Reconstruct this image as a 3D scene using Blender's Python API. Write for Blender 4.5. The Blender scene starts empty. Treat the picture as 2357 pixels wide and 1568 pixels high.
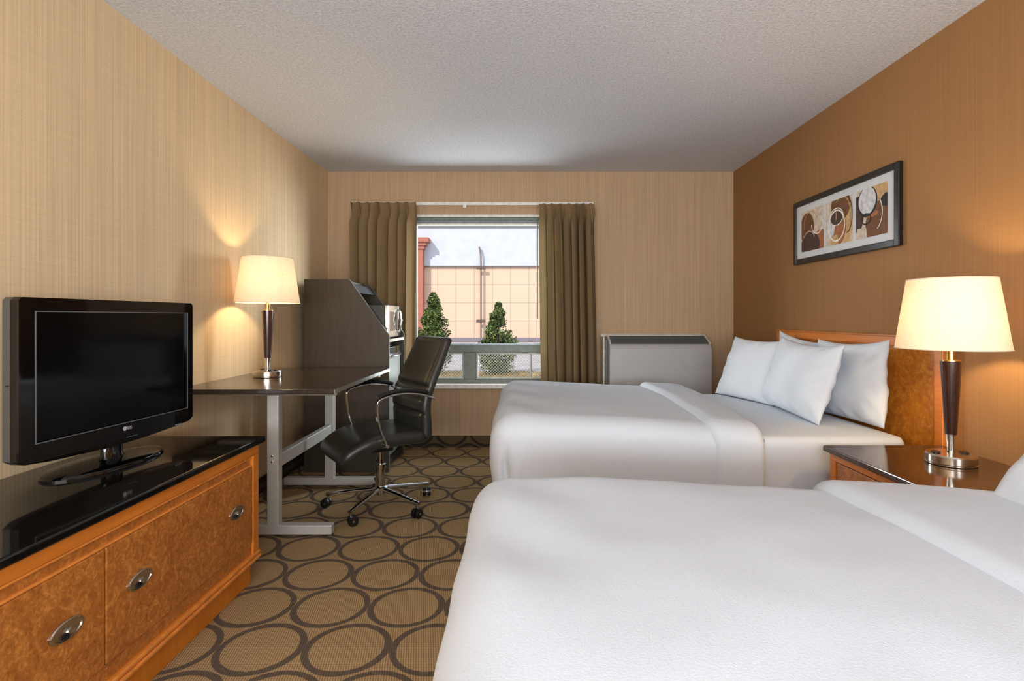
import bpy, bmesh, math, random
from mathutils import Vector, Matrix, noise
random.seed(7)
scn = bpy.context.scene
COL = scn.collection
PI = math.pi
WL, WR, WB, WREAR, CEIL = -1.697, 1.893, 4.808, -1.7, 2.44   # room faces

# ------------------------------------------------------------------ materials
def lin(c):
    out = []
    for v in c[:3]:
        v /= 255.0
        out.append(v / 12.92 if v <= 0.04045 else ((v + 0.055) / 1.055) ** 2.4)
    return (*out, 1.0)

class NT:
    def __init__(s, name):
        s.m = bpy.data.materials.new(name); s.m.use_nodes = True
        s.t = s.m.node_tree; s.n = s.t.nodes; s.l = s.t.links
        s.b = s.n['Principled BSDF']; s.out = s.n['Material Output']
    def node(s, typ, **kw):
        nd = s.n.new(typ)
        for k, v in kw.items(): setattr(nd, k, v)
        return nd
    def link(s, a, b): s.l.new(a, b)
    def put(s, sock, v):
        if hasattr(v, 'is_output') or isinstance(v, bpy.types.NodeSocket): s.l.new(v, sock)
        else: sock.default_value = v
    def math(s, op, a, b=None, c=None):
        nd = s.node('ShaderNodeMath', operation=op)
        s.put(nd.inputs[0], a)
        if b is not None: s.put(nd.inputs[1], b)
        if c is not None: s.put(nd.inputs[2], c)
        return nd.outputs[0]
    def coord(s): return s.node('ShaderNodeTexCoord').outputs['Object']
    def sep(s, v):
        nd = s.node('ShaderNodeSeparateXYZ'); s.link(v, nd.inputs[0]); return nd.outputs
    def mapping(s, v, scale=(1, 1, 1), rot=(0, 0, 0)):
        nd = s.node('ShaderNodeMapping'); s.link(v, nd.inputs['Vector'])
        nd.inputs['Scale'].default_value = scale; nd.inputs['Rotation'].default_value = rot
        return nd.outputs[0]
    def noise(s, v, scale=5, detail=3, rough=.5, dist=0):
        nd = s.node('ShaderNodeTexNoise'); s.link(v, nd.inputs['Vector'])
        nd.inputs['Scale'].default_value = scale; nd.inputs['Detail'].default_value = detail
        nd.inputs['Roughness'].default_value = rough; nd.inputs['Distortion'].default_value = dist
        return nd.outputs[0]
    def ramp(s, f, stops):
        nd = s.node('ShaderNodeValToRGB'); s.link(f, nd.inputs[0])
        e = nd.color_ramp.elements
        while len(e) < len(stops): e.new(0.5)
        for i, (p, c) in enumerate(stops): e[i].position = p; e[i].color = lin(c)
        return nd.outputs[0]
    def mix(s, f, a, b, mode='MIX'):
        nd = s.node('ShaderNodeMix', data_type='RGBA', blend_type=mode)
        s.put(nd.inputs[0], f); s.put(nd.inputs[6], a); s.put(nd.inputs[7], b)
        return nd.outputs[2]
    def bump(s, h, strength=.3, dist=.01):
        nd = s.node('ShaderNodeBump'); s.link(h, nd.inputs['Height'])
        nd.inputs['Strength'].default_value = strength; nd.inputs['Distance'].default_value = dist
        s.link(nd.outputs[0], s.b.inputs['Normal'])
    def base(s, c): s.put(s.b.inputs['Base Color'], c)
    def set(s, **kw):
        names = dict(rough='Roughness', metal='Metallic', spec='Specular IOR Level', coat='Coat Weight', coatr='Coat Roughness', sheen='Sheen Weight')
        for k, v in kw.items(): s.put(s.b.inputs[names[k]], v)

def pmat(name, c, rough=.5, metal=0., spec=.5, coat=0., var=0.06, vscale=30):
    t = NT(name)
    if var:
        f = t.noise(t.coord(), vscale, 3)
        t.base(t.ramp(f, [(.3, tuple(max(0, x * (1 - var)) for x in c)), (.7, tuple(min(255, x * (1 + var)) for x in c))]))
    else: t.base(lin(c))
    t.set(rough=rough, metal=metal, spec=spec, coat=coat)
    return t.m

def burl(name, dark, light, scale=16):
    t = NT(name); co = t.coord()
    a = t.noise(co, scale, 6, .65, 1.6); b = t.noise(co, scale * 4, 5, .6, .6); d = t.noise(t.mapping(co, (1, 1, .5)), scale * .35, 2)
    f = t.math('ADD', t.math('MULTIPLY', a, .6), t.math('MULTIPLY', b, .4))
    c = t.ramp(f, [(.33, dark), (.50, tuple((x + y) / 2 for x, y in zip(dark, light))), (.63, light)])
    c = t.mix(t.math('MULTIPLY', d, .35), c, lin(dark), 'MULTIPLY')
    t.base(c); t.set(rough=.28, spec=.45, coat=.25, coatr=.12)
    return t.m

def grain(name, dark, light, sc=(1, 1, 18), scale=3, rough=.32, coat=.15):
    t = NT(name); co = t.coord()
    f = t.noise(t.mapping(co, sc), scale, 5, .6, .3)
    t.base(t.ramp(f, [(.3, dark), (.7, light)])); t.set(rough=rough, spec=.45, coat=coat, coatr=.15)
    return t.m

def wallpaper(name, c, axis, dv=.05, dh=.05):
    """woven wallpaper: axis = which object axis runs horizontally on the wall"""
    t = NT(name); co = t.coord()
    s1 = (160, 160, 1.2); s2 = (5, 5, 260)
    v = t.noise(t.mapping(co, s1), 1, 2, .6); h = t.noise(t.mapping(co, s2), 1, 2, .6)
    big = t.noise(t.mapping(co, (28, 28, .6)), 1, 2)
    lo = tuple(x * (1 - dv * 2.0) for x in c); hi = tuple(min(255, x * (1 + dv * 1.3)) for x in c)
    f = t.math('ADD', t.math('MULTIPLY', v, .66), t.math('ADD', t.math('MULTIPLY', h, .22), t.math('MULTIPLY', big, .12)))
    t.base(t.ramp(f, [(.3, lo), (.7, hi)])); t.set(rough=.75, spec=.2)
    t.bump(f, .15, .004)
    return t.m

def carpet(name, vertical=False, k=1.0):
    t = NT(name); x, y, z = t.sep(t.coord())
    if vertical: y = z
    nz = t.noise(t.coord(), 60, 3); nl = t.noise(t.coord(), 7, 2)
    def lattice(xo, yo):
        fx = t.math('MULTIPLY', t.math('SUBTRACT', t.math('FRACT', t.math('ADD', t.math('DIVIDE', t.math('SUBTRACT', x, xo), .30), .5)), .5), .30)
        fy = t.math('MULTIPLY', t.math('SUBTRACT', t.math('FRACT', t.math('ADD', t.math('DIVIDE', t.math('SUBTRACT', y, yo), .544), .5)), .5), .544)
        r = t.math('SQRT', t.math('ADD', t.math('MULTIPLY', fx, fx), t.math('MULTIPLY', fy, fy)))
        r = t.math('ADD', r, t.math('MULTIPLY', t.math('SUBTRACT', nz, .5), .006))
        dd = t.math('ABSOLUTE', t.math('SUBTRACT', r, .139))
        w = t.math('ADD', .005, t.math('MULTIPLY', nl, .010))
        nd = t.node('ShaderNodeMapRange', interpolation_type='SMOOTHSTEP')
        t.link(t.math('SUBTRACT', dd, w), nd.inputs[0])
        nd.inputs[1].default_value = 0; nd.inputs[2].default_value = .004
        nd.inputs[3].default_value = 1; nd.inputs[4].default_value = 0
        return nd.outputs[0]
    if vertical: ring = t.math('MAXIMUM', lattice(0, .16), lattice(.15, -.112))
    else: ring = t.math('MAXIMUM', lattice(0, 1.89), lattice(.15, 2.162))
    st = t.math('SINE', t.math('MULTIPLY', t.math('ADD', x, t.math('MULTIPLY', y, .18)), 2 * PI / .0085))
    st2 = t.math('SINE', t.math('MULTIPLY', y, 2 * PI / .010))
    wv = t.math('ADD', .5, t.math('ADD', t.math('MULTIPLY', st, .34), t.math('MULTIPLY', st2, .16)))
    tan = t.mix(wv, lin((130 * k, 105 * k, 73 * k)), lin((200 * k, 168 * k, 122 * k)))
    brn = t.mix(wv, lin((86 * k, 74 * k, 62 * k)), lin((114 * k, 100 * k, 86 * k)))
    c = t.mix(ring, tan, brn)
    c = t.mix(t.math('MULTIPLY', nz, .25), c, lin((90, 70, 50)), 'MULTIPLY')
    t.base(c); t.set(rough=.95, spec=.1)
    t.bump(t.math('ADD', wv, t.math('MULTIPLY', nz, .8)), .35, .004)
    return t.m

def fabric_trans(name, c, tr=.35, tc=None):
    t = NT(name)
    d = t.node('ShaderNodeBsdfDiffuse'); tl = t.node('ShaderNodeBsdfTranslucent'); mx = t.node('ShaderNodeMixShader')
    f = t.noise(t.mapping(t.coord(), (220, 220, 220)), 1, 2)
    col = t.ramp(f, [(.3, tuple(x * .93 for x in c)), (.7, tuple(min(255, x * 1.05) for x in c))])
    t.link(col, d.inputs[0]); t.put(tl.inputs[0], lin(tc or c)); mx.inputs[0].default_value = tr
    t.link(d.outputs[0], mx.inputs[1]); t.link(tl.outputs[0], mx.inputs[2]); t.link(mx.outputs[0], t.out.inputs[0])
    t.n.remove(t.b)
    return t.m

def glass(name):
    t = NT(name)
    a = t.node('ShaderNodeBsdfTransparent'); g = t.node('ShaderNodeBsdfGlossy'); mx = t.node('ShaderNodeMixShader'); fr = t.node('ShaderNodeFresnel')
    g.inputs['Roughness'].default_value = 0.02; fr.inputs[0].default_value = 1.03
    a.inputs[0].default_value = (.97, .985, .98, 1)
    t.link(fr.outputs[0], mx.inputs[0]); t.link(a.outputs[0], mx.inputs[1]); t.link(g.outputs[0], mx.inputs[2]); t.link(mx.outputs[0], t.out.inputs[0])
    t.n.remove(t.b)
    return t.m

def emis(name, c, s):
    t = NT(name); t.base(lin(c)); t.put(t.b.inputs['Emission Color'], lin(c)); t.b.inputs['Emission Strength'].default_value = s
    return t.m

M = {}
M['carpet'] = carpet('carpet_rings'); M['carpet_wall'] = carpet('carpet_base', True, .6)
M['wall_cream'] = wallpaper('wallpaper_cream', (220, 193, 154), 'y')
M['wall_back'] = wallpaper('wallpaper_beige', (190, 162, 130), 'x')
M['wall_brown'] = wallpaper('wallpaper_brown', (158, 116, 74), 'y', .035, .05)
def ceil_mat():
    t = NT('popcorn_ceiling'); co = t.coord()
    a = t.noise(co, 75, 4, .65); b = t.noise(co, 210, 2)
    t.base(t.ramp(a, [(.35, (196, 198, 202)), (.7, (226, 228, 232))])); t.set(rough=.95, spec=.1)
    t.bump(t.math('ADD', a, t.math('MULTIPLY', b, .5)), .55, .012)
    return t.m
M['ceiling'] = ceil_mat()
M['white_paint'] = pmat('white_paint', (226, 224, 216), .45)
M['frame_green'] = pmat('grey_green_frame', (118, 128, 118), .4)
M['glass'] = glass('window_glass')
M['curtain'] = fabric_trans('olive_curtain', (148, 124, 92), .18, (146, 128, 90))
M['burl'] = burl('burl_veneer', (150, 84, 30), (224, 150, 72), 24)
M['burl_head'] = burl('burl_headboard', (172, 98, 26), (234, 164, 66), 14)
M['orange'] = grain('orange_wood', (200, 110, 34), (220, 134, 48))
M['orange_h'] = grain('orange_wood_horizontal', (200, 110, 34), (220, 134, 48), (18, 1, 18))
M['granite'] = pmat('black_granite', (16, 15, 14), .06, 0, .6, 0, .5, 400)
M['stand_top'] = pmat('brown_black_laminate', (72, 48, 30), .1, 0, .6)
M['desk'] = grain('dark_desk_laminate', (42, 35, 28), (60, 50, 40), (12, 1, 1), 6, .16, .1)
M['cab'] = grain('dark_cabinet_laminate', (60, 51, 40), (72, 62, 49), (8, 1, 1), 5, .45, 0)
M['cab_edge'] = pmat('cabinet_edge', (120, 118, 110), .35)
M['black_in'] = pmat('black_interior', (16, 16, 17), .6)
M['silver'] = pmat('silver_paint', (196, 195, 188), .38, .25, .5, 0, .015)
M['chrome'] = pmat('chrome', (215, 215, 215), .08, 1, .5, 0, .02)
M['nickel'] = pmat('brushed_nickel', (200, 190, 176), .22, 1, .5, 0, .04, 60)
M['brass'] = pmat('pale_brass', (222, 182, 110), .22, 1, .5, 0, .03)
M['walnut'] = grain('walnut_dark', (40, 20, 15), (66, 36, 27), (14, 14, 1), 6, .2, .4)
M['shade'] = fabric_trans('cream_shade', (240, 226, 202), .10, (240, 214, 172))
def frosted_bulb():
    t = NT('warm_bulb'); a = t.node('ShaderNodeBsdfTransparent'); e = t.node('ShaderNodeEmission'); mx = t.node('ShaderNodeMixShader')
    e.inputs[0].default_value = lin((255, 220, 160)); e.inputs[1].default_value = 6; mx.inputs[0].default_value = .15
    t.link(a.outputs[0], mx.inputs[1]); t.link(e.outputs[0], mx.inputs[2]); t.link(mx.outputs[0], t.out.inputs[0]); t.n.remove(t.b)
    return t.m
M['bulb'] = frosted_bulb()
M['leather'] = pmat('black_leather', (42, 42, 38), .36, 0, .5, 0, .12, 160)
M['leather_dark'] = pmat('black_leather_side', (17, 18, 18), .4, 0, .45, 0, .12, 160)
M['plastic'] = pmat('black_plastic', (14, 14, 15), .35)
M['gloss'] = pmat('gloss_black', (6, 6, 8), .04, 0, .6, 0, 0)
M['screen'] = pmat('lcd_screen', (5, 6, 9), .10, 0, .28, 0, 0)
M['grey_side'] = pmat('tv_grey_side', (76, 74, 71), .38, 0, .5, 0, .02)
M['logo'] = pmat('logo_grey', (190, 190, 192), .4, 0, .5, 0, 0)
def linen(name, c):
    t = NT(name); co = t.coord()
    f = t.noise(t.mapping(co, (300, 300, 300)), 1, 2); g = t.noise(co, 3.0, 3)
    t.base(t.ramp(f, [(.3, tuple(x * .975 for x in c)), (.7, c)])); t.set(rough=.92, spec=.12)
    t.bump(t.math('ADD', t.math('MULTIPLY', f, .15), g), .12, .03)
    return t.m
M['linen'] = linen('white_linen', (203, 209, 217)); M['sheet'] = linen('white_sheet', (201, 207, 215)); M['pillow'] = linen('white_pillowcase', (218, 223, 230))
M['box'] = pmat('box_base_fabric', (120, 110, 98), .9)
M['unit'] = pmat('heater_enamel', (172, 171, 171), .4, 0, .5, 0, .01, 8)
M['unit_dark'] = pmat('heater_grille', (84, 86, 84), .55, 0, .5, 0, .02)
M['fridge'] = pmat('fridge_door', (120, 124, 118), .42, .3, .5, 0, .02)
M['micro'] = pmat('microwave_steel', (206, 208, 200), .16, .85)
M['paper'] = pmat('mat_board', (212, 213, 214), .8, 0, .3, 0, .01)
M['frame_black'] = pmat('black_frame', (26, 23, 22), .3)

# ------------------------------------------------------------------ geometry
ROOT = {}
class MB:
    def __init__(s): s.bm = bmesh.new(); s.mi = 0
    def face(s, vs):
        try: f = s.bm.faces.new(vs); f.material_index = s.mi; return f
        except ValueError: return None
    def pts(s, P): return [s.bm.verts.new(p) for p in P]
    def poly(s, P): s.face(s.pts(P)); return s
    def box(s, x0, x1, y0, y1, z0, z1, T=None):
        if x0 > x1: x0, x1 = x1, x0
        if y0 > y1: y0, y1 = y1, y0
        if z0 > z1: z0, z1 = z1, z0
        P = [(x, y, z) for z in (z0, z1) for y in (y0, y1) for x in (x0, x1)]
        if T: P = [T @ Vector(p) for p in P]
        v = s.pts(P)
        for q in ((0, 2, 3, 1), (4, 5, 7, 6), (0, 1, 5, 4), (2, 6, 7, 3), (0, 4, 6, 2), (1, 3, 7, 5)): s.face([v[i] for i in q])
        return s
    def prism(s, P, vec):
        vec = Vector(vec); a = s.pts(P); b = s.pts([Vector(p) + vec for p in P]); n = len(P)
        s.face(a[::-1]); s.face(b)
        for i in range(n): s.face([a[i], a[(i + 1) % n], b[(i + 1) % n], b[i]])
        return s
    def lathe(s, prof, seg=40, c=(0, 0, 0), sx=1, sy=1, T=None, cap=True):
        rings = []
        for r, z in prof:
            P = [Vector((c[0] + r * sx * math.cos(2 * PI * i / seg), c[1] + r * sy * math.sin(2 * PI * i / seg), c[2] + z)) for i in range(seg)]
            if T: P = [T @ p for p in P]
            rings.append(s.pts(P))
        for a, b in zip(rings, rings[1:]):
            for i in range(seg): s.face([a[i], a[(i + 1) % seg], b[(i + 1) % seg], b[i]])
        if cap: s.face(rings[0][::-1]); s.face(rings[-1])
        return s
    def sweep(s, path, sec, up=None, closed=False, cap=True):
        """sec: list of (a,b) offsets, a along side, b along up; constant up hint"""
        path = [Vector(p) for p in path]; n = len(path); rings = []; prev = None
        for i, p in enumerate(path):
            if closed: d = path[(i + 1) % n] - path[i - 1]
            else: d = path[min(i + 1, n - 1)] - path[max(i - 1, 0)]
            d.normalize()
            if up is not None: side = d.cross(Vector(up)).normalized()
            else:
                if prev is None:
                    h = Vector((0, 0, 1)) if abs(d.z) < .9 else Vector((1, 0, 0)); side = d.cross(h).normalized()
                else: side = (prev - d * prev.dot(d)).normalized()
                prev = side
            u = side.cross(d).normalized()
            rings.append(s.pts([p + side * a + u * b for a, b in sec]))
        m = len(sec); rr = list(zip(rings, rings[1:]))
        if closed: rr.append((rings[-1], rings[0]))
        for a, b in rr:
            for i in range(m): s.face([a[i], a[(i + 1) % m], b[(i + 1) % m], b[i]])
        if cap and not closed: s.face(rings[0][::-1]); s.face(rings[-1])
        return s
    def tube(s, path, r, seg=12, closed=False):
        return s.sweep(path, [(r * math.cos(2 * PI * i / seg), r * math.sin(2 * PI * i / seg)) for i in range(seg)], None, closed)
    def rod(s, a, b, r0, r1=None, seg=16):
        r1 = r0 if r1 is None else r1; a = Vector(a); b = Vector(b); d = (b - a).normalized()
        h = Vector((0, 0, 1)) if abs(d.z) < .9 else Vector((1, 0, 0)); u = d.cross(h).normalized(); w = u.cross(d)
        A = s.pts([a + (u * math.cos(2 * PI * i / seg) + w * math.sin(2 * PI * i / seg)) * r0 for i in range(seg)])
        B = s.pts([b + (u * math.cos(2 * PI * i / seg) + w * math.sin(2 * PI * i / seg)) * r1 for i in range(seg)])
        for i in range(seg): s.face([A[i], A[(i + 1) % seg], B[(i + 1) % seg], B[i]])
        s.face(A[::-1]); s.face(B); return s
    def rbox(s, lo, hi, rad, n=(30, 30, 12), fn=None, open_bottom=False):
        """dense box with elliptical rounding; fn(p)->p deforms"""
        lo = Vector(lo); hi = Vector(hi); rad = Vector(rad); cache = {}
        def vert(i, j, k):
            key = (i, j, k)
            if key in cache: return cache[key]
            def sm(a, N):       # denser towards the rim
                q = a / N * 2 - 1
                return .5 + .5 * (abs(q) ** .8) * (1 if q >= 0 else -1)
            p = Vector((lo.x + (hi.x - lo.x) * sm(i, n[0]), lo.y + (hi.y - lo.y) * sm(j, n[1]), lo.z + (hi.z - lo.z) * (sm(k, n[2]) if not open_bottom else k / n[2])))
            q = Vector(); e = Vector()
            for a in range(3):
                l = lo[a] + rad[a]
                if a == 2 and open_bottom: l = lo[a]
                q[a] = min(max(p[a], l), hi[a] - rad[a])
                e[a] = (p[a] - q[a]) / rad[a] if rad[a] > 0 else 0
            L = e.length
            if L > 1e-6:
                e *= 1 / L if L > 1 else 1
                # keep faces that are flat flat
                p = Vector((q.x + e.x * rad.x, q.y + e.y * rad.y, q.z + e.z * rad.z))
            if fn: p = fn(p)
            cache[key] = s.bm.verts.new(p); return cache[key]
        nx, ny, nz = n
        for i in range(nx):
            for j in range(ny):
                s.face([vert(i, j, nz), vert(i + 1, j, nz), vert(i + 1, j + 1, nz), vert(i, j + 1, nz)])
                if not open_bottom: s.face([vert(i, j, 0), vert(i, j + 1, 0), vert(i + 1, j + 1, 0), vert(i + 1, j, 0)])
        for k in range(nz):
            for i in range(nx):
                s.face([vert(i, 0, k), vert(i + 1, 0, k), vert(i + 1, 0, k + 1), vert(i, 0, k + 1)])
                s.face([vert(i, ny, k), vert(i, ny, k + 1), vert(i + 1, ny, k + 1), vert(i + 1, ny, k)])
            for j in range(ny):
                s.face([vert(0, j, k), vert(0, j, k + 1), vert(0, j + 1, k + 1), vert(0, j + 1, k)])
                s.face([vert(nx, j, k), vert(nx, j + 1, k), vert(nx, j + 1, k + 1), vert(nx, j, k + 1)])
        return s
    def build(s, name, mat, parent=None, smooth=False, bevel=0, angle=38, local=False, seg=2, solid=0):
        bm = s.bm
        bmesh.ops.recalc_face_normals(bm, faces=bm.faces)
        if parent is not None and not local: bm.transform(ROOT[parent.name].inverted())
        if smooth:
            for f in bm.faces: f.smooth = True
            for e in bm.edges:
                if len(e.link_faces) == 2 and e.calc_face_angle(0) > math.radians(angle): e.smooth = False
        me = bpy.data.meshes.new(name); bm.to_mesh(me); bm.free()
        for m in (mat if isinstance(mat, (list, tuple)) else [mat]): me.materials.append(m)
        o = bpy.data.objects.new(name, me); COL.objects.link(o)
        if parent is not None: o.parent = parent; ROOT[o.name] = ROOT[parent.name]
        else: ROOT[o.name] = Matrix.Identity(4)
        if solid:
            md = o.modifiers.new('solid', 'SOLIDIFY'); md.thickness = solid; md.offset = 0
        if bevel:
            md = o.modifiers.new('bevel', 'BEVEL'); md.width = bevel; md.segments = seg; md.limit_method = 'ANGLE'; md.angle_limit = math.radians(40)
        return o

def tag(o, label, cat, group=None, kind=None):
    o['label'] = label; o['category'] = cat
    if group: o['group'] = group
    if kind: o['kind'] = kind
    return o
def thing(name, loc, rz, label, cat, group=None, kind=None):
    o = bpy.data.objects.new(name, None); COL.objects.link(o)
    o.location = loc; o.rotation_euler = (0, 0, rz); o.empty_display_size = .1
    ROOT[o.name] = Matrix.Translation(loc) @ Matrix.Rotation(rz, 4, 'Z')
    return tag(o, label, cat, group, kind)
def dup(root, loc, rz, label):
    r = root.copy(); COL.objects.link(r); r.location = loc; r.rotation_euler = (0, 0, rz); r['label'] = label
    for ch in list(root.children):
        c = ch.copy(); COL.objects.link(c); c.parent = r
        for g in list(ch.children):
            d = g.copy(); COL.objects.link(d); d.parent = c
    return r

# ------------------------------------------------------------------ camera
cam = bpy.data.cameras.new('camera'); camo = bpy.data.objects.new('camera', cam); COL.objects.link(camo)
camo.location = (0, 0, 1.15); camo.rotation_euler = (PI / 2, 0, 0)
cam.sensor_width = 36; cam.lens = 36 * 1250 / 2357
cam.shift_x = -17.5 / 2357; cam.shift_y = -53 / 2357
cam.clip_start = .02; cam.clip_end = 300
scn.camera = camo

# ------------------------------------------------------------------ room shell
S = 'structure'
tag(MB().box(WL - .15, WR + .15, WREAR - .15, WB + .16, -.12, 0).build('floor', M['carpet']), 'tan carpet patterned with dark brown rings covering the floor', 'floor', None, S)
tag(MB().box(WL - .15, WR + .15, WREAR - .15, WB + .16, CEIL, CEIL + .15).build('ceiling', M['ceiling']), 'light grey stippled ceiling over the whole room', 'ceiling', None, S)
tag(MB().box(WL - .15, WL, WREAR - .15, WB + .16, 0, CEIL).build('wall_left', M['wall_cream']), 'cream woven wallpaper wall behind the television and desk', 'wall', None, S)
tag(MB().box(WR, WR + .15, WREAR - .15, WB + .16, 0, CEIL).build('wall_right', M['wall_brown']), 'brown wallpaper accent wall behind the headboard', 'wall', None, S)
OX0, OX1, OZ0, OZ1 = -.965, .258, .548, 2.05
b = MB(); b.box(WL, OX0, WB, WB + .16, 0, CEIL); b.box(OX1, WR, WB, WB + .16, 0, CEIL)
b.box(OX0, OX1, WB, WB + .16, 0, OZ0); b.box(OX0, OX1, WB, WB + .16, OZ1, CEIL)
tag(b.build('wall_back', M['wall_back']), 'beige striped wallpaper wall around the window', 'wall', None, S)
tag(MB().box(WL, WR, WREAR - .15, WREAR, 0, CEIL).build('wall_rear', M['wall_cream']), 'cream wallpaper wall opposite the window', 'wall', None, S)
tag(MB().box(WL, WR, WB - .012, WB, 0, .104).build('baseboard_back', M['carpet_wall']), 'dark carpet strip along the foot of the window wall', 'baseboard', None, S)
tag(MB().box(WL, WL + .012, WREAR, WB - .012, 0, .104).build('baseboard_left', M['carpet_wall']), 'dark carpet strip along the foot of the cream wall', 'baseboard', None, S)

# window
w = thing('window_1', (-.35, WB + .08, OZ0), 0, 'tall window with grey green frame and two low sashes', 'window', None, S)
FY0, FY1 = WB + .05, WB + .11
b = MB()
b.box(OX0, OX0 + .045, FY0, FY1, OZ0, OZ1); b.box(OX1 - .045, OX1, FY0, FY1, OZ0, OZ1)
b.box(OX0 + .045, OX1 - .045, FY0, FY1, OZ1 - .045, OZ1); b.box(OX0 + .045, OX1 - .045, FY0, FY1, OZ0 + .012, OZ0 + .05)
b.box(OX0 + .045, OX1 - .045, FY0 - .015, FY1, .838, .905); b.box(-.50, -.388, FY0 - .003, FY1, OZ0 + .0505, .8375)
b.build('window_frame', M['frame_green'], w, bevel=.005)
b = MB().box(OX0 + .045, OX1 - .045, FY0 - .03, FY0 - .014, .905, .918)
b.build('mullion_highlight', pmat('pale_blue_highlight', (176, 196, 206), .3), w, bevel=.003)  # highlight along the mullion top, painted in as a pale strip
for (xa, xb, za, zb) in ((OX0 + .045, OX1 - .045, .905, OZ1 - .045), (OX0 + .05, -.50, OZ0 + .05, .838), (-.388, OX1 - .045, OZ0 + .05, .838)):
    MB().box(xa, xb, FY0 + .028, FY0 + .032, za, zb).build('pane', M['glass'], w)
    if zb < 1:
        f = MB(); tk = .016
        f.box(xa, xb, FY0 - .004, FY0 + .02, za, za + tk); f.box(xa, xb, FY0 - .004, FY0 + .02, zb - tk, zb)
        f.box(xa, xa + tk, FY0 - .004, FY0 + .02, za + tk, zb - tk); f.box(xb - tk, xb, FY0 - .004, FY0 + .02, za + tk, zb - tk)
        f.build('sash', pmat('sash_pale', (168, 172, 162), .4), w, bevel=.002)
MB().box(OX0 - .03, OX1 + .03, WB - .045, WB + .055, OZ0 - .025, OZ0 + .012).build('window_sill', M['white_paint'], w, bevel=.006)
b = MB(); b.box(OX0 - .002, OX1 + .002, WB - .004, WB + .05, OZ1 - .012, OZ1 + .012)
b.build('head_casing', M['white_paint'], w, bevel=.003)

# raised blind
w = thing('window_blind', (-.35, WB + .02, 1.95), 0, 'raised white blind bunched at the top of the window', 'blind')
MB().box(OX0 + .012, OX1 - .012, WB + .005, WB + .04, 2.012, 2.036).build('head_rail', pmat('blind_rail_grey', (104, 120, 112), .4), w, bevel=.003)
b = MB()
for i in range(5): b.box(OX0 + .02, OX1 - .02, WB + .006, WB + .038, 1.988 + i * .005, 1.990 + i * .005)
b.build('slats', pmat('blind_slat', (170, 182, 186), .4), w)
MB().box(OX0 + .02, OX1 - .02, WB + .004, WB + .04, 1.972, 1.985).build('bottom_rail', M['white_paint'], w, bevel=.003)
MB().rod((.160, WB - .012, 1.99), (.160, WB - .012, 1.14), .0035, None, 8).build('wand', pmat('wand_grey', (110, 112, 112), .3), w, True)
MB().rod((.150, WB - .006, 1.985), (.150, WB - .006, .93), .0025, None, 6).build('pull_cord', M['white_paint'], w, True)

# curtain rail
w = thing('curtain_rail', (-.4, 4.76, 2.15), 0, 'white curtain rail fixed above the window', 'curtain rail')
MB().box(-1.47, .645, 4.742, 4.772, 2.132, 2.160).build('rail', M['white_paint'], w, bevel=.004)
for x in (-1.40, -.48, .60): MB().box(x - .012, x + .012, 4.77, WB, 2.136, 2.156).build('bracket', M['white_paint'], w)
MB().box(-.495, -.465, 4.735, 4.765, 2.108, 2.133).build('carrier', M['white_paint'], w, bevel=.003)

def curtain(x0t, x1t, x0b, x1b, z0, z1, y, nf, ph, label, skew=.0):
    root = thing('curtain', ((x0b + x1b) / 2, y, z0), 0, label, 'curtain', 'curtains beside the window')
    b = MB(); NX, NZ = 220, 40; g = []
    for k in range(NZ + 1):
        f = k / NZ; z = z0 + (z1 - z0) * f; row = []
        xa = x0b + (x0t - x0b) * f; xb = x1b + (x1t - x1b) * f
        for i in range(NX + 1):
            u = i / NX
            uu = u + .022 * math.sin(5 * u + ph) * math.sin(PI * u) + skew * u * (1 - u) * (1 - f)
            t = uu * nf * 2 * PI + ph
            pinch = min(1, max(0, (1 - f) / .10))
            amp = .058 * (.30 + .70 * pinch - .22 * math.exp(-((f - .93) / .02) ** 2)) * (1 + .3 * math.sin(2.3 * u * nf + ph))
            hdr = max(0, (f - .90) / .10)
            fold = (2.1 * abs(math.sin(t / 2)) ** .8 - 1) + .22 * math.sin(t + .8) * (1 - .5 * hdr)
            yy = y - amp * fold + .010 * noise.noise(Vector((u * 9, z * 1.2, ph)))
            xx = xa + (xb - xa) * u + .012 * math.cos(t) * pinch + .014 * math.sin(t) * math.exp(-((f - .95) / .035) ** 2) + .006 * noise.noise(Vector((u * 5, z * 2, 3 + ph)))
            zz = z + (.010 * max(0, math.cos(t)) * hdr)
            row.append(b.bm.verts.new((xx, yy, zz)))
        g.append(row)
    for k in range(NZ):
        for i in range(NX): b.face([g[k][i], g[k][i + 1], g[k + 1][i + 1], g[k + 1][i]])
    b.build('drape', M['curtain'], root, smooth=True, angle=80)
    for q in range(nf):
        x = x0t + (x1t - x0t) * (q + .55) / nf
        MB().tube([(x, y + .012, z1 - .02), (x, y + .02, z1 + .012), (x, y + .03, z1 + .008)], .003, 6).build('hook', M['white_paint'], root, True)
curtain(-1.462, -.892, -1.44, -.915, .47, 2.138, 4.682, 7, .6, 'olive brown pleated curtain hanging left of the window, behind the black cabinet', .12)
curtain(.165, .640, .190, .672, .47, 2.128, 4.685, 7, 2.2, 'olive brown pleated curtain hanging right of the window, beside the wall heater')

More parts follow.
